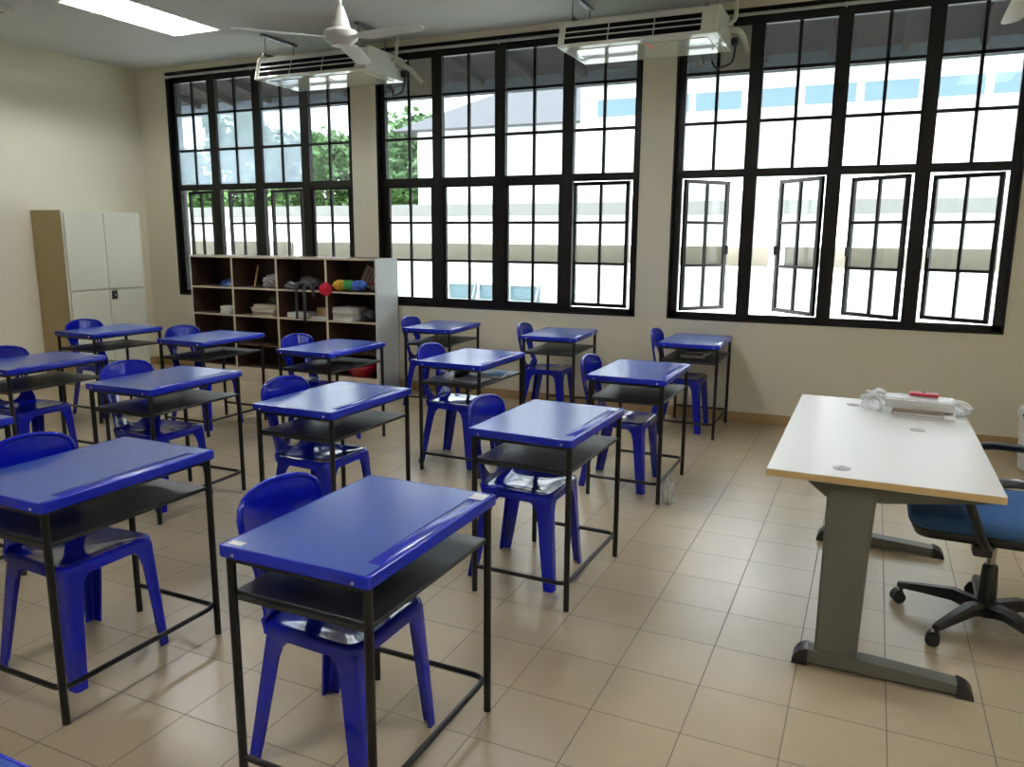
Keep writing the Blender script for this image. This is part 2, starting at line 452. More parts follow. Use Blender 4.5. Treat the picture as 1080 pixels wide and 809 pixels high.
def back_bm():
    bm = bmesh.new()
    def Wd(z):
        tbl = [(.405, .166), (.44, .160), (.50, .148), (.58, .146), (.63, .152), (.67, .170), (.70, .178), (.745, .178), (.772, .166), (.790, .142), (.802, .105), (.809, .06), (.812, .015)]
        for (a, p), (b, q) in zip(tbl, tbl[1:]):
            if a <= z <= b: return p+(q-p)*(z-a)/(b-a)
        return tbl[-1][1]
    zb, zt = .452, .672
    def hole(z):
        if z <= zb or z >= zt: return 0.0
        if z < zb+.075: q = (zb+.075-z)/.075; return .088*math.sqrt(max(0, 1-q*q))
        if z > zt-.05: q = (z-zt+.05)/.05; return .072*math.sqrt(max(0, 1-q*q))
        return .088+(.072-.088)*(z-zb-.075)/(zt-.05-zb-.075)
    def X(z, y):
        tb = [(.40, -.150), (.45, -.168), (.55, -.198), (.65, -.222), (.74, -.236), (.812, -.245)]
        for (a, p), (b, q) in zip(tb, tb[1:]):
            if a <= z <= b: x = p+(q-p)*(z-a)/(b-a); break
        else: x = tb[-1][1]
        return x+.9*y*y*(1.0 if z > .45 else .4)
    zs = [.405, .425, .44, .452, .4545, .459, .466, .476, .49, .505, .52, .5201, .55, .58, .61, .6301, .6302, .64, .655, .664, .669, .6715, .672, .69, .705, .72, .735, .745, .757, .768, .778, .787, .794, .800, .805, .809, .812]
    rows = []
    for z in zs:
        W, h = Wd(z), hole(z)
        sl = .006 if .5201 <= z <= .6301 else 0.0
        inner = max(h, 0.0)
        c1 = inner+(W-inner)*.36; c2 = inner+(W-inner)*.68
        half = [inner, inner+(c1-sl-inner)*.5, c1-sl, c1+sl, c2-sl, c2+sl, (c2+sl+W)/2, W]
        ys = [-v for v in reversed(half)]+half
        rows.append([bm.verts.new((X(z, y), y, z)) for y in ys])
    for r, (a, b) in enumerate(zip(rows, rows[1:])):
        zm = (zs[r]+zs[r+1])/2
        for k in range(len(a)-1):
            hole_cell = k == 7 and zb < zm < zt
            slit = (k in (2, 4, 10, 12)) and .5201 < zm < .6301
            if hole_cell or slit: continue
            try: bm.faces.new((a[k], a[k+1], b[k+1], b[k]))
            except ValueError: pass
    bmesh.ops.remove_doubles(bm, verts=bm.verts, dist=.0006)
    bmesh.ops.dissolve_degenerate(bm, dist=.0004, edges=bm.edges)
    bmesh.ops.recalc_face_normals(bm, faces=bm.faces)
    bmesh.ops.solidify(bm, geom=bm.faces[:], thickness=.011)
    # rolled edge around the head of the backrest
    pts = []
    for z in (.67, .70, .72, .745, .772, .790, .802, .809, .812): pts.append((z, Wd(z)))
    path = [(X(z, w)-.003, -w, z) for z, w in pts]+[(X(z, w)-.003, w, z) for z, w in reversed(pts)]
    tube(bm, path, .009, 8)
    return bm

def make_chair(loc, rz, label):
    t = thing('school_chair', label, 'chair', loc, rz, 'blue plastic school chairs')
    link('seat', seat_bm(), M['blue_chair'], t, smooth=50)
    link('backrest', back_bm(), M['blue_chair'], t, smooth=50)
    for sx, sy in ((1, -1), (1, 1), (-1, 1), (-1, -1)): link('leg', leg_bm(sx, sy), M['blue_chair'], t)
    return t

DESKS = [   # x, y, degrees, desk label, chair label, chair turn
    (-1.273, 1.788, -.2, 'blue school desk closest to the camera, two white corner stickers on its top',
     'blue plastic chair under the sticker-cornered desk closest to the camera', 0),
    (-2.466, 1.790, -.1, 'blue school desk with bare black shelf, left of the closest stickered desk',
     'blue plastic chair under the bare-shelved desk left of the closest stickered desk', 0),
    (-2.460, 3.190, -.3, 'pale-reflecting blue desk in the middle of the class, two desks before the bookcase',
     'blue plastic chair behind the middle desk, its backrest just above the closest chair', 0),
    (-3.659, 3.194, 1.4, 'blue desk left of the middle desk, in front of the bookcase end by the cabinet',
     'blue plastic chair with a grey sheen on its backrest, left of the middle desk', 0),
    (-1.280, 3.214, -1.1, 'blue school desk with one white corner sticker, second from the camera nearest the teacher table',
     'blue plastic chair under the second desk from the camera nearest the teacher table', 0),
    (-1.278, 4.715, .1, 'third blue desk from the camera nearest the teacher table, clear bag by its leg',
     'blue plastic chair under the desk with the clear bag by its leg', 0),
    (-1.272, 6.386, 1.1, 'blue desk with books on its shelf, against the wall under the right-hand window',
     'blue plastic chair under the wall desk with books, below the right-hand window', 0),
    (-2.461, 4.706, -.5, 'brightly reflecting blue desk with a blue book and papers on its shelf',
     'blue plastic chair under the desk holding a bright blue book on its shelf', 0),
    (-2.428, 6.289, 3.6, 'slightly turned blue desk with empty shelf, under the right end of middle window',
     'blue plastic chair at the empty-shelved desk under the right end of middle window', 3.6),
    (-3.643, 4.701, -.4, 'blue desk directly in front of the bookcase and its red bag',
     'blue plastic chair at the desk in front of the bookcase bay with the red bag', 0),
    (-3.614, 6.309, 4.5, 'turned blue desk against the wall beside the grey bookcase end panel',
     'blue plastic chair at the wall desk beside the grey bookcase end panel', 4.5),
    (-4.859, 4.718, .6, 'blue desk in front of the empty lower bookcase bays, right of the cabinet desk',
     'blue plastic chair at the desk before the empty lower bookcase bays', 0),
    (-6.001, 4.674, -.8, 'blue school desk standing directly in front of the beige steel cabinet',
     'blue plastic chair at the desk directly in front of the beige cabinet', 0),
    (-4.920, 3.254, 1.4, 'blue desk cut by the left picture edge, below the cabinet desk',
     'blue plastic chair with large open back, under the desk below the cabinet desk', 0),
    (-3.683, 1.813, 0, 'blue desk of which only one corner shows at the left picture edge',
     'blue plastic chair mostly outside the left picture edge, its seat beside the corner-only desk', 0),
    (-1.270, .318, 0, 'blue desk of which only a sliver shows in the bottom left picture corner', None, 0),
]
desks = []; first_desk = first_chair = None
for x, y, a, dl, cl, ca in DESKS:
    if first_desk is None: first_desk = make_desk((x, y, 0), R(a), dl); desks.append(first_desk)
    else: desks.append(dup(first_desk, (x, y, 0), R(a), dl))
    if cl:
        p = Vector((x, y, 0))+Matrix.Rotation(R(ca), 3, 'Z') @ Vector((-.115, 0, 0))
        if first_chair is None: first_chair = make_chair(p, R(ca), cl)
        else: dup(first_chair, p, R(ca), cl)
hx, hy = DW/2, DL/2
sticker(desks[0], hx-.040, hy-.045, .05, .052); sticker(desks[0], -hx+.04, -hy+.03, .045, .022)
sticker(desks[4], hx-.035, hy-.06, .03, .05)

# things lying on the desks' shelves
def slab(name, label, cat, loc, rz, w, l, h, cover, group=None, pages=True):
    t = thing(name, label, cat, loc, rz, group)
    if pages:
        bm = bmesh.new(); box(bm, -w/2+.004, w/2-.002, -l/2+.003, l/2-.003, .0015, h-.0015); link('pages', bm, M['paper'], t, smooth=0)
        bm = bmesh.new(); box(bm, -w/2, w/2, -l/2, l/2, 0, .0015); box(bm, -w/2, w/2, -l/2, l/2, h-.0015, h); box(bm, -w/2, -w/2+.002, -l/2, l/2, 0, h)
        link('cover', bm, cover, t, smooth=0)
    else:
        bm = bmesh.new(); box(bm, -w/2, w/2, -l/2, l/2, 0, h); link('sheets', bm, cover, t, smooth=0)
    return t
SZ = .6125
slab('book', 'bright blue book on the shelf of the brightly reflecting desk', 'book', (-2.335, 4.80, SZ), R(12), .16, .22, .018, M['blue_book'])
slab('paper_stack', 'loose white papers spread on the shelf beside the bright blue book', 'papers', (-2.40, 4.56, SZ), R(-8), .20, .19, .006, M['paper'], pages=False)
def lumpy(name, label, cat, loc, rz, sx, sy, sz, mat, seed, amp=.25, group=None, sub=4):
    bm = bmesh.new(); bmesh.ops.create_icosphere(bm, subdivisions=sub, radius=1)
    rnd = random.Random(seed); ph = [(rnd.uniform(1, 4), rnd.uniform(1, 4), rnd.uniform(1, 4), rnd.uniform(0, 6)) for _ in range(7)]
    for v in bm.verts:
        p = v.co.copy(); d = sum(math.sin(a*p.x*2+b*p.y*2+c*p.z*2+q) for a, b, c, q in ph)/7
        v.co = p*(1+amp*2*d)
        v.co = Vector((v.co.x*sx, v.co.y*sy, max(v.co.z, -.55)*sz+.55*sz))
    o = link(name, bm, mat, smooth=0 if False else 60)
    o.location = loc; o.rotation_euler = (0, 0, rz)
    return tag(o, label, cat, group)
lumpy('pencil_case', 'flat black pencil case on the shelf of the brightly reflecting desk', 'pencil case', (-2.555, 4.72, SZ), R(30), .055, .11, .022, M['dark_cloth'], 3, .1)
g7 = 'books on the shelf under the right-hand window'
slab('book', 'pink-covered book lying lowest on the wall desk shelf under the right-hand window', 'book', (-1.28, 6.34, SZ), R(5), .19, .27, .016, M['pinkish'], g7)
slab('book', 'dark-covered book lying on the pink one under the right-hand window', 'book', (-1.26, 6.30, SZ+.016), R(-6), .18, .25, .02, M['dark_cloth'], g7)
slab('book', 'grey-covered book on top of the dark one under the right-hand window', 'book', (-1.27, 6.36, SZ+.036), R(10), .17, .24, .016, M['grey_cloth'], g7)

def bag(name, label, loc, rz, sx, sy, sz, seed):
    bm = bmesh.new(); bmesh.ops.create_icosphere(bm, subdivisions=4, radius=1)
    rnd = random.Random(seed); ph = [(rnd.uniform(2, 7), rnd.uniform(2, 7), rnd.uniform(2, 7), rnd.uniform(0, 6)) for _ in range(8)]
    for v in bm.verts:
        p = v.co.copy(); d = sum(abs(math.sin(a*p.x+b*p.y+c*p.z+q)) for a, b, c, q in ph)/8-.6
        p = p*(1+.55*d)
        v.co = Vector((p.x*sx, p.y*sy, max(p.z, -.6)*sz+.6*sz))
    o = link(name, bm, M['bag_clear'], smooth=25); o.location = loc; o.rotation_euler = (0, 0, rz)
    return tag(o, label, 'plastic bag')
bag('plastic_bag', 'small clear plastic bag on the floor by a black desk leg', (-1.005, 4.43, 0), 0, .035, .05, .10, 5)

# ------------------------------------------------------------------ teacher's table
tx0, tx1, ty0, ty1 = -.292, .447, 2.817, 4.317
t = thing('teacher_table', 'pale laminate teacher table on dark grey steel T-shaped legs', 'table', ((tx0+tx1)/2, (ty0+ty1)/2, 0))
cx, cy = (tx0+tx1)/2, (ty0+ty1)/2
W2, L2 = (tx1-tx0)/2, (ty1-ty0)/2
bm = bmesh.new(); box(bm, -W2, W2, -L2, L2, .723, .75, bev=.002, seg=1)
bm.normal_update()
for f in bm.faces:
    if abs(f.normal.z) < .5: f.material_index = 1
link('tabletop', bm, [M['maple_top'], M['maple_edge']], t, smooth=0)
for gxy in ((-.041, 4.142), (.225, 3.693), (-.047, 2.935)):
    g = bmesh.new(); lathe(g, [(.030, .7495), (.030, .7525), (.026, .754), (.012, .754), (.010, .752)], 20, (gxy[0]-cx, gxy[1]-cy, 0)); link('cable_grommet', g, M['grommet'], t)
for s in (-1, 1):
    yy = s*(L2-.085)
    fr = bmesh.new()
    # tapered panel column
    def col_ring(z, x0, x1, hw): return [Vector((u, v, z)) for u, v in rpoly(x0, x1, yy-hw, yy+hw, .012, 3)]
    rings(fr, [col_ring(.05, -.165, -.02, .024), col_ring(.45, -.165, -.012, .024), col_ring(.70, -.165, -.002, .026)])
    link('leg_column', fr, M['olive_steel'], t)
    fr = bmesh.new()
    prism(fr, [(-.255, .722), (.33, .722), (.33, .700), (.02, .655), (-.17, .655)], yy-.022, yy+.022, 'y'); link('top_bracket', fr, M['olive_steel'], t, smooth=0)
    fr = bmesh.new()
    prism(fr, [(-.185, .012), (.30, .012), (.30, .046), (.02, .062), (-.185, .062)], yy-.033, yy+.033, 'y'); link('foot_bar', fr, M['olive_steel'], t, smooth=0)
    for ex in (-1, 1):
        fr = bmesh.new()
        xa = -.185 if ex < 0 else .30
        prof = [(xa, .0), (xa+ex*.055, .0)]+[(xa+ex*.055*math.cos(R(q)), .066*math.sin(R(q)) if ex < 0 else .050*math.sin(R(q))) for q in (20, 40, 60, 80, 90)]
        prism(fr, prof, yy-.036, yy+.036, 'y'); link('foot_cap', fr, M['black_plastic'], t)
bm = bmesh.new(); box(bm, -.14, -.115, -L2+.10, L2-.10, .60, .72); link('back_beam', bm, M['olive_steel'], t, smooth=0)

# things lying on the teacher's table
TZ = .7505
slab('book', 'thin white-edged book lowest in the pile on the teacher table', 'book', (.268, 4.020, TZ), R(-2), .24, .20, .014, M['paper'])
slab('notebook', 'dark brown covered notebook on the white book on the teacher table', 'notebook', (.238, 4.005, TZ+.0145), R(-4), .21, .17, .014, M['card_brown'])
t = thing('paper_bundle', 'white papers wrapped in a clear bag on the brown notebook', 'papers', (.245, 4.085, TZ+.029), R(-3))
bm = bmesh.new()
for k in range(5): box(bm, -.145+.003*(k % 2), .145-.004*(k % 3), -.085, .085, .008*k, .008*k+.0075)
link('sheets', bm, M['paper'], t, smooth=0)
bm = bmesh.new(); rnd = random.Random(8)
def crumple(bm, c, sz, seed, amp):
    rnd = random.Random(seed); b2 = bmesh.new(); bmesh.ops.create_icosphere(b2, subdivisions=4, radius=1)
    ph = [(rnd.uniform(1.5, 5), rnd.uniform(1.5, 5), rnd.uniform(1.5, 5), rnd.uniform(0, 6)) for _ in range(9)]
    for v in b2.verts:
        p = v.co.copy(); d = sum(abs(math.sin(a*p.x+b*p.y+c_*p.z+q)) for a, b, c_, q in ph)/9-.62
        p = p*(1+amp*d); v.co = Vector((c[0]+p.x*sz[0], c[1]+p.y*sz[1], max(c[2]+p.z*sz[2], -.028 if abs(c[0]+p.x*sz[0]) > .16 else .002)))
    join(bm, b2)
crumple(bm, (-.188, .02, .002), (.062, .10, .058), 4, .85)
crumple(bm, (.165, .02, .004), (.058, .085, .034), 9, .6)
crumple(bm, (0, .01, .038), (.175, .088, .011), 14, .5)
link('clear_wrapper', bm, M['bag_clear'], t, smooth=60)
t = thing('pencil_box', 'flat red box on the wrapped papers on the teacher table', 'box', (.262, 4.10, TZ+.081), R(-3))
bm = bmesh.new(); box(bm, -.062, .062, -.03, .03, 0, .012, bev=.003); link('box_body', bm, M['red'], t)
bm = bmesh.new(); cyl(bm, (0, .012), .007, .011, .016, 10); link('button', bm, M['black_plastic'], t)

# ------------------------------------------------------------------ office chair
t = thing('office_chair', 'blue swivel office chair with black arms and five-star base behind teacher table', 'office chair', (.525, 3.50, 0), R(180))
# local +x is the front; the chair faces the table (world -x)
def rr(sx0, sx1, w, z, r=.06): return [Vector((u, v, z)) for u, v in rpoly(sx0, sx1, -w, w, r, 6)]
bm = bmesh.new()
rings(bm, [rr(-.20, .27, .235, .452), rr(-.235, .315, .258, .468), rr(-.24, .325, .262, .49), rr(-.235, .315, .255, .515), rr(-.21, .28, .22, .528), rr(-.12, .18, .12, .524)])
link('seat_cushion', bm, M['seat_blue'], t, smooth=60)
bm = bmesh.new(); rings(bm, [rr(-.16, .20, .17, .405), rr(-.215, .295, .24, .425), rr(-.23, .312, .255, .462)]); link('seat_shell', bm, M['black_plastic'], t, smooth=60)
bm = bmesh.new(); box(bm, -.10, .10, -.08, .08, .365, .41, bev=.012); box(bm, .02, .09, .10, .17, .35, .40, bev=.012); tube(bm, [(.03, .05, .385), (.055, .135, .375)], .01, 8); link('tilt_mechanism', bm, M['black_plastic'], t)
bm = bmesh.new(); cyl(bm, (0, 0), .016, .24, .37, 16); link('gas_lift', bm, M['chrome'], t)
bm = bmesh.new(); lathe(bm, [(.030, .07), (.036, .09), (.034, .17), (.029, .26), (.022, .272)], 20); link('lift_cover', bm, M['black_plastic'], t)
base = bmesh.new()
angs = [R(180+162+72*k) for k in range(5)]
for a in angs:
    d = Vector((math.cos(a), math.sin(a), 0)); n = Vector((-d.y, d.x, 0)); rs = []
    for q, w, z, h in ((.02, .03, .085, .052), (.12, .027, .105, .045), (.24, .021, .092, .032), (.315, .017, .082, .024), (.335, .012, .080, .02)):
        c = d*q+Vector((0, 0, z)); rs.append([c+n*w*sx+Vector((0, 0, h/2*sz)) for sx, sz in ((-1, -1), (1, -1), (1, .4), (.6, 1), (-.6, 1), (-1, .4))])
    rings(base, rs)
cyl(base, (0, 0), .045, .055, .12, 20)
link('star_base', base, M['black_plastic'], t)
for k, a in enumerate(angs):
    d = Vector((math.cos(a), math.sin(a), 0)); c = d*.32
    bm = bmesh.new(); ca = a+R((40, -60, 100, 10, 70)[k])
    u = Vector((math.cos(ca), math.sin(ca), 0)); n = Vector((-u.y, u.x, 0))
    tube(bm, [c+Vector((0, 0, .085)), c+Vector((0, 0, .05))], .008, 8)
    for s in (-1, 1):
        p = c+u*.012+n*s*.013+Vector((0, 0, .026))
        tube(bm, [p-n*.009, p+n*.009], .026, 18)
    tube(bm, [c+u*.012+Vector((0, 0, .040))-n*.018, c+u*.012+Vector((0, 0, .040))+n*.018], .02, 12)
    link('caster', bm, M['black_plastic'], t)
for s in (-1, 1):
    bm = bmesh.new()
    path = arc([(.02, s*.15, .415), (.06, s*.275, .42), (.15, s*.29, .64), (.03, s*.29, .695), (-.20, s*.285, .69), (-.29, s*.24, .62), (-.27, s*.2, .50)], .05, 6)
    tube(bm, path, .016, 10, flat=(1.2, .8)); link('armrest', bm, M['black_plastic'], t)
bm = bmesh.new()
rs = []
for z, w, x, th in ((.58, .17, -.27, .03), (.64, .215, -.285, .05), (.78, .225, -.30, .055), (.92, .21, -.325, .05), (1.0, .17, -.34, .04), (1.03, .10, -.345, .02)):
    rs.append([Vector((x+th*math.sin(q)*.6-.06*(1-math.cos(0)) + .25*(w*math.cos(q))**2, w*math.cos(q), z)) for q in [2*PI*k/24 for k in range(24)]])
rings(bm, rs); link('backrest', bm, M['seat_blue'], t, smooth=60)
bm = bmesh.new(); tube(bm, arc([(-.05, 0, .40), (-.30, 0, .40), (-.34, 0, .70)], .08), .02, 10, flat=(1.8, .6)); link('back_bar', bm, M['black_plastic'], t)

# white bin by the window wall
t = thing('bin', 'white plastic bin with a black knob at the right picture edge', 'bin', (1.155, 6.22, 0))
bm = bmesh.new(); lathe(bm, [(.125, 0), (.14, .012), (.165, .36), (.17, .375), (.172, .39)], 28); link('bin_body', bm, M['bin_white'], t)
bm = bmesh.new(); lathe(bm, [(.176, .385), (.176, .41), (.165, .432), (.10, .452), (.03, .458)], 28); link('bin_lid', bm, M['bin_white'], t)
bm = bmesh.new(); b2 = bmesh.new(); bmesh.ops.create_uvsphere(b2, u_segments=14, v_segments=8, radius=.019); join(bm, b2, 0, Matrix.Translation((-.145, -.11, .40))); link('knob', bm, M['black_plastic'], t)

# ------------------------------------------------------------------ steel cabinet
t = thing('cabinet', 'tall beige four-door steel cabinet against the left wall', 'cabinet', (-7.69, 5.838, 0), 0)
x0, x1, y0, y1 = -.238, .222, -.468, .468
bm = bmesh.new(); box(bm, x0, x1, y0, y1, 0, 1.80, bev=.004, seg=1, mi=0)
bm.normal_update()
for f in bm.faces:
    if f.normal.x > .5 or f.normal.z > .5: f.material_index = 1
link('cabinet_body', bm, [M['cab_side'], M['cab_door']], t, smooth=0)
for zz0, zz1 in ((.10, .970), (.985, 1.775)):
    for yy0, yy1 in ((y0+.02, -.0025), (.0025, y1-.02)):
        bm = bmesh.new(); box(bm, x1, x1+.018, yy0, yy1, zz0, zz1, bev=.003, seg=1)
        d = link('door', bm, M['cab_door'], t, smooth=0)
        if zz0 < .5 and yy0 > -.1:
            h = bmesh.new(); box(h, x1+.018, x1+.030, yy0+.02, yy0+.085, .875, .965, bev=.004); box(h, x1+.030, x1+.036, yy0+.045, yy0+.065, .905, .93, mi=1)
            link('handle', h, [M['black_plastic'], M['steel_dot']], d)

# ------------------------------------------------------------------ open bookcase
bx0, bx1, by0, by1, bh = -6.862, -4.405, 6.40, 6.785, 1.345
t = thing('bookcase', 'open four-bay brown bookcase with grey end panel below the windows', 'bookcase', ((bx0+bx1)/2, by0, 0))
ox = (bx0+bx1)/2; D_ = by1-by0
def bxl(x): return x-ox
divs = [-6.255, -5.648, -5.012]
zsh = [1.012, .718, .405, .150]
bm = bmesh.new(); box(bm, bxl(bx0), bxl(bx1), D_-.008, D_, .0, bh-.02); link('back_panel', bm, M['brown_wood'], t, smooth=0)
for xa, xb in ((bx0, bx0+.018), (bx1-.018, bx1)):
    bm = bmesh.new(); box(bm, bxl(xa), bxl(xb), 0, D_-.008, 0, bh, mi=0)
    inn = xb if xa == bx0 else xa
    box(bm, bxl(inn)-.001, bxl(inn)+.001, .004, D_-.009, .16, bh-.021, mi=1)
    link('side_panel', bm, [M['grey_panel'], M['brown_wood']], t, smooth=0)
bm = bmesh.new(); box(bm, bxl(bx0)+.018, bxl(bx1)-.018, .003, D_-.008, bh-.022, bh, mi=0); box(bm, bxl(bx0)+.018, bxl(bx1)-.018, -.001, .003, bh-.022, bh, mi=1)
link('top_panel', bm, [M['brown_wood'], M['edge_cream']], t, smooth=0)
for d in divs:
    bm = bmesh.new(); box(bm, bxl(d)-.012, bxl(d)+.012, .003, D_-.008, .15, bh-.022, mi=0); box(bm, bxl(d)-.012, bxl(d)+.012, -.001, .003, .13, bh-.022, mi=1)
    link('divider', bm, [M['brown_wood'], M['edge_cream']], t, smooth=0)
cols = list(zip([bx0+.018]+[d+.012 for d in divs], [d-.012 for d in divs]+[bx1-.018]))
for a, b in cols:
    for k, z in enumerate(zsh):
        bm = bmesh.new(); yy = .0 if k < 2 else .012
        box(bm, bxl(a), bxl(b), yy+.004, D_-.008, z-.018, z, mi=0); box(bm, bxl(a), bxl(b), yy, yy+.004, z-.018, z, mi=1 if k != 2 else 0)
        link('shelf', bm, [M['brown_wood'], M['edge_cream']], t, smooth=0)
bm = bmesh.new(); box(bm, bxl(bx0)+.018, bxl(bx1)-.018, .006, .024, 0, .132); link('plinth', bm, M['edge_cream'], t, smooth=0)

# contents of the bookcase
def pile(n, x, y, z, w, l, lab, mats, seed, hs=(.012, .024), grp=None):
    rnd = random.Random(seed); zz = z
    for k in range(n):
        h = rnd.uniform(*hs)
        pos = 'lowest' if k == 0 else ('topmost' if k == n-1 else ('second from the bottom' if k == 1 else ('third from the bottom' if k == 2 else 'fourth from the bottom')))
        slab('book', '%s book %s' % (pos, lab), 'book', (x+rnd.uniform(-.015, .015), y+rnd.uniform(-.015, .015), zz), R(90+rnd.uniform(-7, 7)), w, l, h, mats[k % len(mats)], grp)
        zz += h+.0003
e = .0006
t = thing('bowl', 'dark blue upturned bowl on the top left bookcase shelf', 'bowl', (-6.41, 6.55, zsh[0]+e))
bm = bmesh.new(); lathe(bm, [(.125, 0), (.127, .006), (.118, .02), (.10, .05), (.075, .068), (.045, .074)], 28); link('bowl_shell', bm, M['blue_bowl'], t)
bm = bmesh.new(); lathe(bm, [(.045, .073), (.045, .080), (.038, .081), (.01, .078)], 24); link('foot_ring', bm, M['blue_bowl'], t)
pile(4, -6.40, 6.53, zsh[1]+e, .20, .17, 'in the small white pile of the leftmost bookcase bay', [M['paper']], 2, grp='small white pile in the bookcase')
pile(5, -5.86, 6.55, zsh[1]+e, .25, .32, 'in the tan pile of the second bookcase bay', [M['paper_tan'], M['paper_tan'], M['paper']], 4, (.018, .03), 'tan pile in the bookcase')
lumpy('cloth_bundle', 'grey crumpled bag lying on the tan pile in second bookcase bay', 'bag', (-5.80, 6.60, zsh[1]+.145), 0, .12, .10, .035, M['grey_cloth'], 11, .25)
bag('plastic_bag', 'rumpled clear plastic bag on the top shelf of second bookcase bay', (-5.82, 6.56, zsh[0]+e+.004), 0, .13, .10, .085, 21)
t = thing('wooden_ruler', 'short yellowish wooden stick leaning on the top shelf of second bookcase bay', 'stick', (-6.06, 6.52, zsh[0]+e), 0)
bm = bmesh.new(); tube(bm, [(0, 0, 0.006), (.012, .06, .235)], .011, 8, flat=(1.3, .5)); link('stick_blade', bm, M['maple_edge'], t)
bm = bmesh.new(); tube(bm, [(.011, .056, .222), (.013, .0625, .245)], .0125, 8, flat=(1.3, .6)); link('stick_tip', bm, M['grey_cloth'], t)
t = thing('backpack', 'black backpack with hanging straps on the top shelf of third bookcase bay', 'backpack', (-5.33, 6.55, zsh[0]+e), 0)
o = lumpy('pack_body', 'x', 'x', (0, 0, 0), 0, .165, .095, .085, M['dark_cloth'], 7, .12)
for k in ('label', 'category'): del o[k]
o.parent = t
o = lumpy('pack_flap', 'x', 'x', (-.15, -.115, -.0), R(20), .07, .045, .05, M['grey_cloth'], 9, .25)
for k in ('label', 'category'): del o[k]
o.parent = t
for k, (xx, dz) in enumerate(((-.05, -.30), (.05, -.33), (.16, -.06))):
    bm = bmesh.new(); tube(bm, arc([(xx-.02, -.06, .06), (xx, -.165, .03), (xx+.004*k, -.172, dz)], .03), .011, 8, flat=(1.5, .35)); link('strap', bm, M['dark_cloth'], t)
slab('paper_stack', 'white papers under the hanging backpack straps in third bookcase bay', 'papers', (-5.43, 6.55, zsh[1]+e), R(88), .22, .26, .05, M['paper'], pages=False)
slab('paper_stack', 'thin white papers by the brown folder in third bookcase bay', 'papers', (-5.14, 6.55, zsh[1]+e), R(92), .24, .20, .018, M['paper'], pages=False)
slab('folder', 'orange brown folder on the thin papers in third bookcase bay', 'folder', (-5.15, 6.62, zsh[1]+.019), R(90), .18, .19, .09, M['maple_edge'])
# rainbow feather duster
t = thing('feather_duster', 'rainbow coloured fluffy duster sticking out of the top right bookcase bay', 'duster', (-4.765, 6.475, zsh[0]+.084), R(5))
for nm, xx, rx, rad, mat in (('crimson_tuft', -.225, .062, .062, M['crimson']),
        ('yellow_tuft', -.10, .085, .052, noisy(principled('yellow_fluff', (0.55, 0.36, 0.03), 0.9), 40, .3, bump=.8)),
        ('green_tuft', .0, .085, .050, noisy(principled('green_fluff', (0.05, 0.30, 0.06), 0.9), 40, .3, bump=.8)),
        ('blue_tuft', .10, .095, .050, noisy(principled('blue_fluff', (0.05, 0.12, 0.45), 0.9), 40, .3, bump=.8))):
    bm = bmesh.new(); rnd = random.Random(nm)
    b2 = bmesh.new(); bmesh.ops.create_icosphere(b2, subdivisions=4, radius=1)
    for v in b2.verts:
        k = 1+rnd.uniform(-.13, .13); v.co = Vector((xx+v.co.x*rx*k, v.co.y*rad*k-(.108 if xx < -.2 else .02), v.co.z*rad*k-(.062 if xx < -.2 else .022)))
    join(bm, b2); link(nm, bm, mat, t, smooth=0)
bm = bmesh.new(); tube(bm, [(.17, 0, 0), (.31, 0, .005)], .009, 8); link('duster_handle', bm, M['red'], t)
t = thing('cardboard_box', 'open tan cardboard flap leaning behind the rainbow duster', 'cardboard', (-4.66, 6.60, zsh[0]+e+.045), R(0))
bm = bmesh.new(); box(bm, -.09, .09, -.004, .004, 0, .20, mat=Matrix.Rotation(R(28), 4, 'Y')); link('flap', bm, M['paper_tan'], t, smooth=0)
bm = bmesh.new()
for q in (-.05, -.01, .03): box(bm, q, q+.014, -.0055, -.004, .02, .185, mat=Matrix.Rotation(R(28), 4, 'Y'))
link('printed_band', bm, M['card_brown'], t, smooth=0)
pile(5, -4.83, 6.53, zsh[1]+e, .25, .24, 'in the white pile of the rightmost bookcase bay', [M['paper'], M['grey_panel'], M['paper_tan']], 6, (.022, .032), 'white pile in the rightmost bookcase bay')
lumpy('handbag', 'dark cloth bag beside the white pile in rightmost bookcase bay', 'bag', (-4.565, 6.56, zsh[1]+e), 0, .105, .12, .085, M['dark_cloth'], 15, .2)
t = thing('basin', 'red plastic basin on the bottom shelf of the rightmost bookcase bay', 'basin', (-4.70, 6.55, zsh[3]+e))
bm = bmesh.new(); lathe(bm, [(.11, 0), (.118, .006), (.165, .095), (.172, .10), (.160, .10), (.112, .012), (.02, .010)], 32); link('basin_shell', bm, M['red'], t)
bm = bmesh.new(); tube(bm, [(.172*math.cos(2*PI*k/32), .172*math.sin(2*PI*k/32), .10) for k in range(33)], .008, 8); link('rim', bm, M['red'], t)

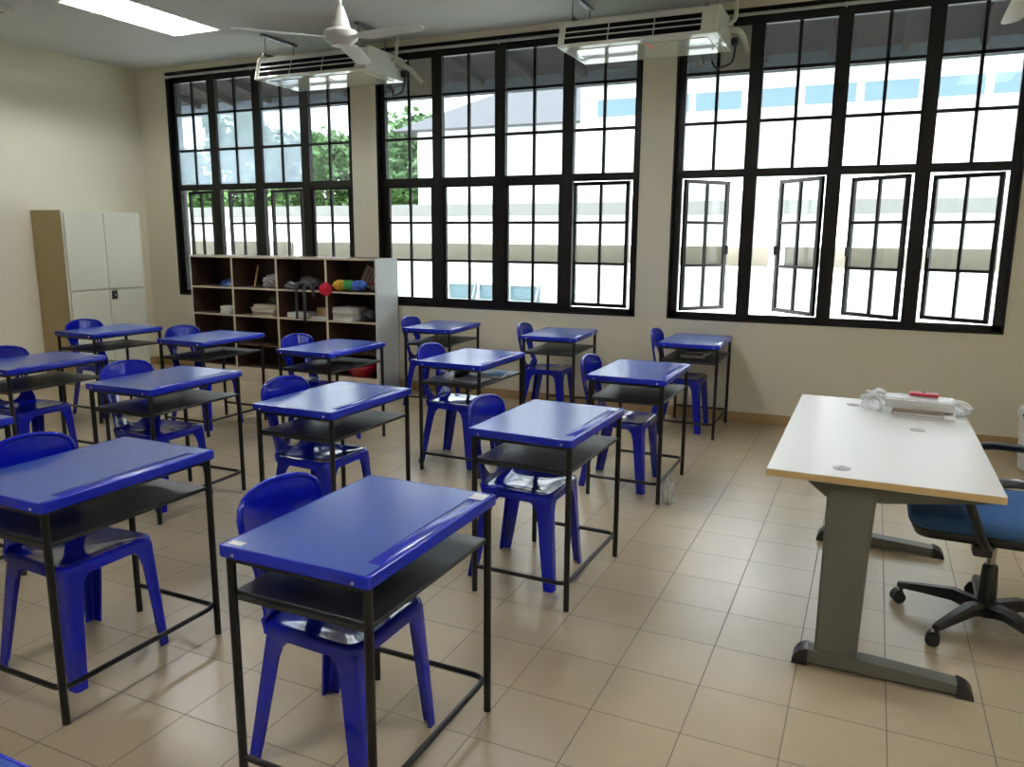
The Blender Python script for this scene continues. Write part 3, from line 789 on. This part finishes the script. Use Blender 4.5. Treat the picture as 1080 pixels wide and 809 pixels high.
# ------------------------------------------------------------------ air conditioners
def aircon(loc, label, L_):
    t = thing('air_conditioner', label, 'air conditioner', loc, 0, 'ceiling air conditioners')
    # local: x along the unit (0..L_), y from front (0) to wall (.64), z from underside (0)
    prof = [(.0, .014), (.005, .003), (.016, 0), (.64, .0), (.655, .02), (.655, .18), (.62, .205), (.10, .215), (.07, .205), (.045, .165)]
    bm = bmesh.new(); prism(bm, [(y, z) for y, z in prof], .035, L_-.035, 'x'); link('casing', bm, M['white_plastic'], t, smooth=25)
    for xa, xb in ((0, .035), (L_-.035, L_)):
        bm = bmesh.new(); prism(bm, [(y*1.01-.004, z*1.02-.001) for y, z in prof], xa, xb, 'x')
        bmesh.ops.bevel(bm, geom=[e_ for e_ in bm.edges], offset=.006, segments=2, affect='EDGES')
        link('end_cap', bm, M['white_plastic'], t)
    # front grille, following the sloped face
    bm = bmesh.new()
    d = Vector((0, .045-.0, .165-.014)).normalized(); n = Vector((0, -d.z, d.y))
    def strip(xa, xb, s0, s1, out, mi):
        p0 = Vector((0, .0, .014))
        vs = []
        for q in (0.0, out):
            for s_ in (s0, s1):
                for x in (xa, xb): vs.append(p0+d*s_+n*q+Vector((x, 0, 0)))
        v = [bm.verts.new(p) for p in vs]
        for f in ((0, 1, 3, 2), (4, 6, 7, 5), (0, 4, 5, 1), (2, 3, 7, 6), (0, 2, 6, 4), (1, 5, 7, 3)):
            bm.faces.new([v[i] for i in f]).material_index = mi
    xs_ = [.05, .05+(L_-.17)/3, .05+(L_-.17)*2/3, L_-.12]
    for a, b in zip(xs_, xs_[1:]):
        strip(a+.004, b-.004, .012, .146, .002, 0)
        for s_ in (.053, .097): strip(a+.004, b-.004, s_, s_+.008, .008, 1)
    link('front_grille', bm, [M['slot'], M['white_plastic']], t, smooth=0)
    bm = bmesh.new(); box(bm, .09, L_-.09, .10, .60, -.006, .0, bev=.002, seg=1); link('intake_panel', bm, M['white_plastic'], t)
    bm = bmesh.new(); box(bm, L_*.545, L_*.575, .12, .27, -.0072, -.006); link('sticker', bm, M['sticker_red'], t, smooth=0)
    for x in (.10, L_-.10):
        bm = bmesh.new(); box(bm, x-.012, x+.012, .02, .50, .215, .235); 
        top = ZC-loc[2]
        cyl(bm, (x, .06), .006, .2, top, 8); cyl(bm, (x, .46), .006, .2, top, 8)
        box(bm, x-.02, x+.02, .02, .50, top-.025, top)
        link('hanger', bm, M['grey_metal'], t, smooth=0)
    bm = bmesh.new()
    tube(bm, arc([(L_-.03, .50, .12), (L_+.06, .50, .13), (L_+.08, .64, .10), (L_+.09, .80, .02)], .05), .022, 10)
    tube(bm, arc([(L_-.03, .42, .16), (L_+.05, .42, .17), (L_+.05, .46, .40)], .04), .016, 10)
    link('pipe', bm, M['copper_pipe'], t)
    bm = bmesh.new(); box(bm, L_-.001, L_+.05, .57, .63, .03, .09, bev=.01); tube(bm, arc([(L_+.03, .60, .05), (L_+.02, .58, -.10), (L_-.12, .62, -.13), (L_-.17, .70, -.05)], .05), .008, 8); link('valve', bm, M['black_rubber'], t)
    return t
aircon((-2.40, 6.03, 3.015), 'white ceiling air conditioner between the middle and right-hand windows', 1.235)
aircon((-5.50, 6.06, 3.010), 'white ceiling air conditioner behind the ceiling fan, before the left-hand window', 1.27)

# ------------------------------------------------------------------ ceiling fans
def fan(loc, rz, label):
    t = thing('ceiling_fan', label, 'ceiling fan', loc, rz, 'white three-blade ceiling fans')
    bm = bmesh.new(); cyl(bm, (0, 0), .010, .08, ZC-loc[2]-.02, 12); link('down_rod', bm, M['fan_white'], t)
    bm = bmesh.new(); lathe(bm, [(.02, .20), (.024, .19), (.05, .115), (.062, .07), (.075, .06)], 24); link('rod_canopy', bm, M['fan_white'], t)
    bm = bmesh.new(); lathe(bm, [(.02, ZC-loc[2]-.09), (.05, ZC-loc[2]-.03), (.062, ZC-loc[2])], 24); link('ceiling_cup', bm, M['fan_white'], t)
    bm = bmesh.new(); lathe(bm, [(.06, .064), (.095, .058), (.105, .045), (.105, .02), (.095, .002), (.07, -.012), (.055, -.03), (.02, -.034)], 32); link('motor', bm, M['fan_white'], t)
    for k in range(3):
        bm = bmesh.new(); a = R(90+120*k)
        rs = []
        for q, w, z in ((.09, .022, .012), (.15, .026, .010), (.20, .056, .008), (.43, .054, .004), (.595, .050, .0), (.63, .040, -.001), (.645, .02, -.002)):
            c = Vector((q, 0, z)); tw = R(-9)
            sec = []
            for v, hgt in ((-w, -.0012), (w, -.0012), (w, .0012), (w*.4, .005), (-w*.4, .005), (-w, .0012)):
                sec.append(c+Vector((0, v*math.cos(tw)-hgt*math.sin(tw), v*math.sin(tw)+hgt*math.cos(tw))))
            rs.append([Matrix.Rotation(a, 3, 'Z') @ p for p in sec])
        rings(bm, rs); link('blade', bm, M['fan_white'], t)
    return t
fan((-3.12, 4.22, 2.745), R(22), 'white ceiling fan hanging before the left air conditioner')
fan((.55, 4.50, 2.70), R(0), 'white ceiling fan of which one blade tip enters the top right corner')

# ------------------------------------------------------------------ ceiling lights
def troffer(x, y, label):
    t = thing('ceiling_light', label, 'ceiling light', (x, y, ZC), 0, 'fluorescent ceiling lights')
    w, l, h = .288, .598, .09
    bm = bmesh.new()
    for s in (-1, 1): box(bm, s*w-.010, s*w+.010, -l, l, 0, h); box(bm, -w, w, s*l-.010, s*l+.010, 0, h)
    box(bm, -w, w, -l, l, h, h+.01)
    link('housing', bm, M['reflector'], t, smooth=0)
    for q in (-.14, .14):
        bm = bmesh.new(); tube(bm, [(q, -l+.03, .055), (q, l-.03, .055)], .013, 12); link('tube', bm, M['tube'], t)
    bm = bmesh.new()
    box(bm, -.008, .008, -l+.012, l-.012, .002, .035)
    for k in range(1, 12): box(bm, -w+.012, w-.012, -l+.1*k-.003, -l+.1*k+.003, .002, .032)
    link('louvre', bm, M['louvre'], t, smooth=0)
    return t
troffer(-5.955, 5.235, 'lit recessed fluorescent light in the top left of the ceiling')
for k, (x, y) in enumerate(LIGHTS[1:]):
    troffer(x, y, 'fluorescent ceiling light added for fill outside the picture, above %s' % ('the desks by the middle window', 'the teacher table', 'the corner-sliver desk', 'the camera')[k])
# unlit white box at the far left of the ceiling
t = thing('ceiling_box', 'small beige box on the ceiling in the top left corner', 'ceiling box', (-7.0, 4.36, ZC))
bm = bmesh.new(); box(bm, -.30, .30, -.22, .22, -.05, 0, bev=.006); link('box_shell', bm, M['cab_door'], t)
bm = bmesh.new()
for k in range(5): box(bm, -.26, .26, -.17+.08*k, -.15+.08*k, -.054, -.05)
link('louvre', bm, M['grey_metal'], t, smooth=0)

# ------------------------------------------------------------------ outside
EM = {}
EM['plaster'] = noisy(principled('white_render', (0.86, 0.86, 0.83), 0.8), .5, .02)
EM['beige'] = noisy(principled('beige_render', (0.72, 0.68, 0.58), 0.8), .5, .05)
EM['ledge'] = noisy(principled('shade_grey_ledge', (0.27, 0.27, 0.265), 0.8), .5, .03)  # edge shadows of the ledge put into its grey so the line shows
EM['roof'] = noisy(principled('grey_roof_tile', (0.13, 0.125, 0.13), 0.8), 2, .1)
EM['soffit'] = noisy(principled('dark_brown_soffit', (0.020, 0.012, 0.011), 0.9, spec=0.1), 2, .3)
EM['fascia'] = principled('blue_grey_fascia', (0.075, 0.095, 0.115), 0.6)
EM['win'] = principled('blue_window_glass', (0.13, 0.22, 0.26), 0.15)
EM['winfr'] = principled('grey_window_frame', (0.45, 0.47, 0.46), 0.5)
EM['leaf'] = noisy(principled('leaf_green', (0.10, 0.20, 0.06), 0.6), 1.5, .5)
EM['bark'] = noisy(principled('bark', (0.12, 0.09, 0.06), 0.9), 3, .3)
EM['grass'] = noisy(principled('grass_ground', (0.34, 0.36, 0.28), 0.9), .6, .2)
GZ = -3.2
bm = bmesh.new(); box(bm, -70, 40, 7.2, 80, GZ-.2, GZ); struct('ground', bm, EM['grass'], smooth=0)
# own roof overhang seen through the top row of panes
bm = bmesh.new()
rings(bm, [[Vector((x, y, z)) for y, z in ((7.0, 3.62), (8.55, 3.36), (8.55, 3.50), (7.0, 3.80))] for x in (-14, 6)])
struct('roof_overhang', bm, EM['soffit'], smooth=0)
bm = bmesh.new()
for k in range(32): 
    x = -13.8+.63*k
    rings(bm, [[Vector((x+q, y, z)) for y, z in ((7.02, 3.615), (8.5, 3.367), (8.5, 3.29), (7.02, 3.54))] for q in (0, .07)])
struct('trim_rafters', bm, EM['soffit'], smooth=0)
bm = bmesh.new(); box(bm, -14, 6, 8.55, 8.60, 3.20, 3.52); struct('trim_fascia', bm, EM['fascia'], smooth=0)

# the school block across the court
t = thing('school_block', 'white school block with a ledge and clerestory windows across the court', 'building', (0, 16, 0))
bm = bmesh.new(); box(bm, -30, 12, .35, .5, GZ, 1.02); box(bm, -30, 12, 3.0, 8, GZ, 2.05); box(bm, -30, 12, .5, 3.0, .2, .3); link('lower_wall', bm, EM['plaster'], t, smooth=0)
bm = bmesh.new(); box(bm, -30.3, 12.3, -.05, 8.2, 2.05, 2.30); link('ledge', bm, EM['ledge'], t, smooth=0)
bm = bmesh.new(); box(bm, -30, 12, .15, .36, 1.42, 2.05); link('beam', bm, EM['plaster'], t, smooth=0)
bm = bmesh.new(); box(bm, -30, 12, 1.5, 1.6, -2.0, 2.05); link('corridor_wall', bm, EM['beige'], t, smooth=0)
bm = bmesh.new(); box(bm, -6.15, 12, .9, 8, 2.30, 5.0); link('upper_wall', bm, EM['plaster'], t, smooth=0)
bm = bmesh.new(); rings(bm, [[Vector((x, y, z)) for y, z in ((.2, 5.05), (.2, 5.2), (4.2, 6.2), (8.2, 5.2), (8.2, 5.05))] for x in (-6.4, 12.4)]); link('upper_roof', bm, EM['plaster'], t, smooth=0)
for k in range(15):
    x = -5.75+1.06*k
    if k == 5: x += .0
    bm = bmesh.new(); box(bm, x, x+.92, .86, .92, 4.15, 4.50); f = link('clerestory_window', bm, EM['win'], t, smooth=0)
for k in range(6):
    x = -29+3.4*k
for k, x in enumerate((-9.15, -8.35, -7.55)):
    bm = bmesh.new()
    box(bm, x, x+.72, .31, .36, .10, .50, mi=0)
    f = link('awning_window', bm, EM['win'], t, smooth=0)
    bm = bmesh.new()
    mt = Matrix.Translation((x+.36, .30, .50)) @ Matrix.Rotation(R(-28), 4, 'X')
    for a in ((-.36, .36, -.012, .012, -.03, 0), (-.36, .36, -.012, .012, -.42, -.39), (-.36, -.33, -.012, .012, -.42, 0), (.33, .36, -.012, .012, -.42, 0)): box(bm, *a, mat=mt)
    link('sash_frame', bm, EM['winfr'], f, smooth=0)
bm = bmesh.new(); box(bm, -8.05, -7.8, .31, .36, .72, .95); link('wall_vent', bm, EM['winfr'], t, smooth=0)
for x in (-16.2, -13.6, -4.0, -1.9):
    bm = bmesh.new(); box(bm, x, x+.28, .12, .35, GZ, 2.05); link('pier', bm, EM['plaster'], t, smooth=0)
bm = bmesh.new(); box(bm, -14.6, -13.8, .30, .36, -.5, .9); link('dark_window', bm, EM['win'], t, smooth=0)
bm = bmesh.new(); box(bm, -11.9, -11.6, .28, .36, -.6, .9); link('red_pipe', bm, principled('faded_red_paint', (.45, .14, .12), .6), t, smooth=0)

# hip-roofed block behind it
t = thing('hip_roof_block', 'block with a grey hipped roof behind the white school block', 'building', (-9.5, 27, 0))
bm = bmesh.new(); box(bm, -7, 6, 0, 9, GZ, 5.55); link('block_wall', bm, EM['plaster'], t, smooth=0)
bm = bmesh.new(); v = [bm.verts.new(p) for p in ((-7.8, -.6, 5.55), (6.6, -.6, 5.55), (6.6, 9.6, 5.55), (-7.8, 9.6, 5.55), (-1.8, 4.5, 8.6), (4.0, 4.5, 8.6))]
for f in ((0, 1, 5, 4), (1, 2, 5), (2, 3, 4, 5), (3, 0, 4), (3, 2, 1, 0)): bm.faces.new([v[i] for i in f])
link('hip_roof', bm, EM['roof'], t, smooth=0)

# trees beyond
def tree(x, y, h, rad, seed, label, n=5200):
    t = thing('tree', label, 'tree', (x, y, GZ), 0, 'trees beyond the school block')
    rnd = random.Random(seed)
    bm = bmesh.new(); tube(bm, [(0, 0, 0), (.1, .1, h*.35), (-.1, 0, h*.7)], [.28, .2, .08], 8)
    for k in range(5):
        a = rnd.uniform(0, 6.28); tube(bm, [(.05, .05, h*(.35+.06*k)), (rad*.6*math.cos(a), rad*.6*math.sin(a), h*(.62+.05*k))], [.09, .03], 6)
    link('trunk', bm, EM['bark'], t)
    bm = bmesh.new(); blobs = []
    for k in range(20):
        a = rnd.uniform(0, 6.28); q = rad*rnd.uniform(.2, .75)
        blobs.append((Vector((q*math.cos(a), q*math.sin(a), h*rnd.uniform(.36, .92))), rad*rnd.uniform(.28, .48)))
    for _ in range(n):
        c, r = rnd.choice(blobs)
        d = Vector((rnd.gauss(0, 1), rnd.gauss(0, 1), rnd.gauss(0, 1))).normalized()*r*rnd.uniform(.5, 1.05)
        p = c+d; s = rnd.uniform(.14, .30)
        u = Vector((rnd.gauss(0, 1), rnd.gauss(0, 1), rnd.gauss(0, .6))).normalized(); w = u.cross(Vector((rnd.gauss(0, 1), rnd.gauss(0, 1), 1))).normalized()
        vs = [bm.verts.new(p+u*s*a+w*s*.55*b) for a, b in ((-1, 0), (0, -1), (1, 0), (0, 1))]
        bm.faces.new(vs)
    link('crown', bm, EM['leaf'], t, smooth=0)
spots = [(-46+6.2*k, 31+.5*k, 9.5+(k % 2)*.9, 2.45) for k in range(5)]+[(-49+6.2*k, 38.5+.3*k, 13.2-(k % 2)*1.1-.3*k, 2.5) for k in range(6)]
names = ['%s leafy tree of the %s row beyond the white block' % (o, r) for r, os_ in (('nearer', ('leftmost', 'second', 'third', 'fourth', 'rightmost')), ('taller farther', ('leftmost', 'second', 'third', 'fourth', 'fifth', 'rightmost'))) for o in os_]
for k, (x, y, h, r) in enumerate(spots): tree(x, y, h, r, 100+k, names[k])

# ------------------------------------------------------------------ light
w = bpy.data.worlds.new('overcast_sky'); scene.world = w; w.use_nodes = True
nt = w.node_tree; N = nt.nodes; L = nt.links
bg = N['Background']
tc = N.new('ShaderNodeTexCoord'); sx = N.new('ShaderNodeSeparateXYZ'); cr = N.new('ShaderNodeValToRGB')
L.new(tc.outputs['Generated'], sx.inputs[0]); L.new(sx.outputs['Z'], cr.inputs[0]); L.new(cr.outputs[0], bg.inputs[0])
cr.color_ramp.elements[0].position = 0.0; cr.color_ramp.elements[0].color = (.95, .97, 1.0, 1)
cr.color_ramp.elements[1].position = 0.7; cr.color_ramp.elements[1].color = (.86, .93, 1.0, 1)
bg.inputs[1].default_value = 4.4

# ------------------------------------------------------------------ camera
cam = bpy.data.cameras.new('camera'); co = bpy.data.objects.new('camera', cam); COL.objects.link(co)
cam.sensor_fit = 'HORIZONTAL'; cam.sensor_width = 36; cam.lens = 36*821.888/1080; cam.clip_start = .05; cam.clip_end = 300
pitch, yaw, roll = .184465, .430575, .00704380
cyw, syw = math.cos(yaw), math.sin(yaw)
fw = Vector((-syw*math.cos(pitch), cyw*math.cos(pitch), -math.sin(pitch)))
rt = Vector((cyw, syw, 0)); up = rt.cross(fw)
r2 = rt*math.cos(roll)+up*math.sin(roll); u2 = -rt*math.sin(roll)+up*math.cos(roll)
mw = Matrix((r2, u2, -fw)).transposed().to_4x4(); mw.translation = (0, 0, 1.55075)
co.matrix_world = mw
scene.camera = co

vs = scene.view_settings
scene.display_settings.display_device = 'sRGB'
vs.view_transform = 'Standard'; vs.look = 'None'; vs.exposure = 1.42; vs.gamma = 1.0; vs.use_curve_mapping = False
cy = scene.cycles
cy.use_denoising = True
cy.max_bounces = 10; cy.diffuse_bounces = 6; cy.glossy_bounces = 4; cy.transmission_bounces = 8; cy.transparent_max_bounces = 16
cy.sample_clamp_indirect = 6.0; cy.caustics_reflective = False; cy.caustics_refractive = False
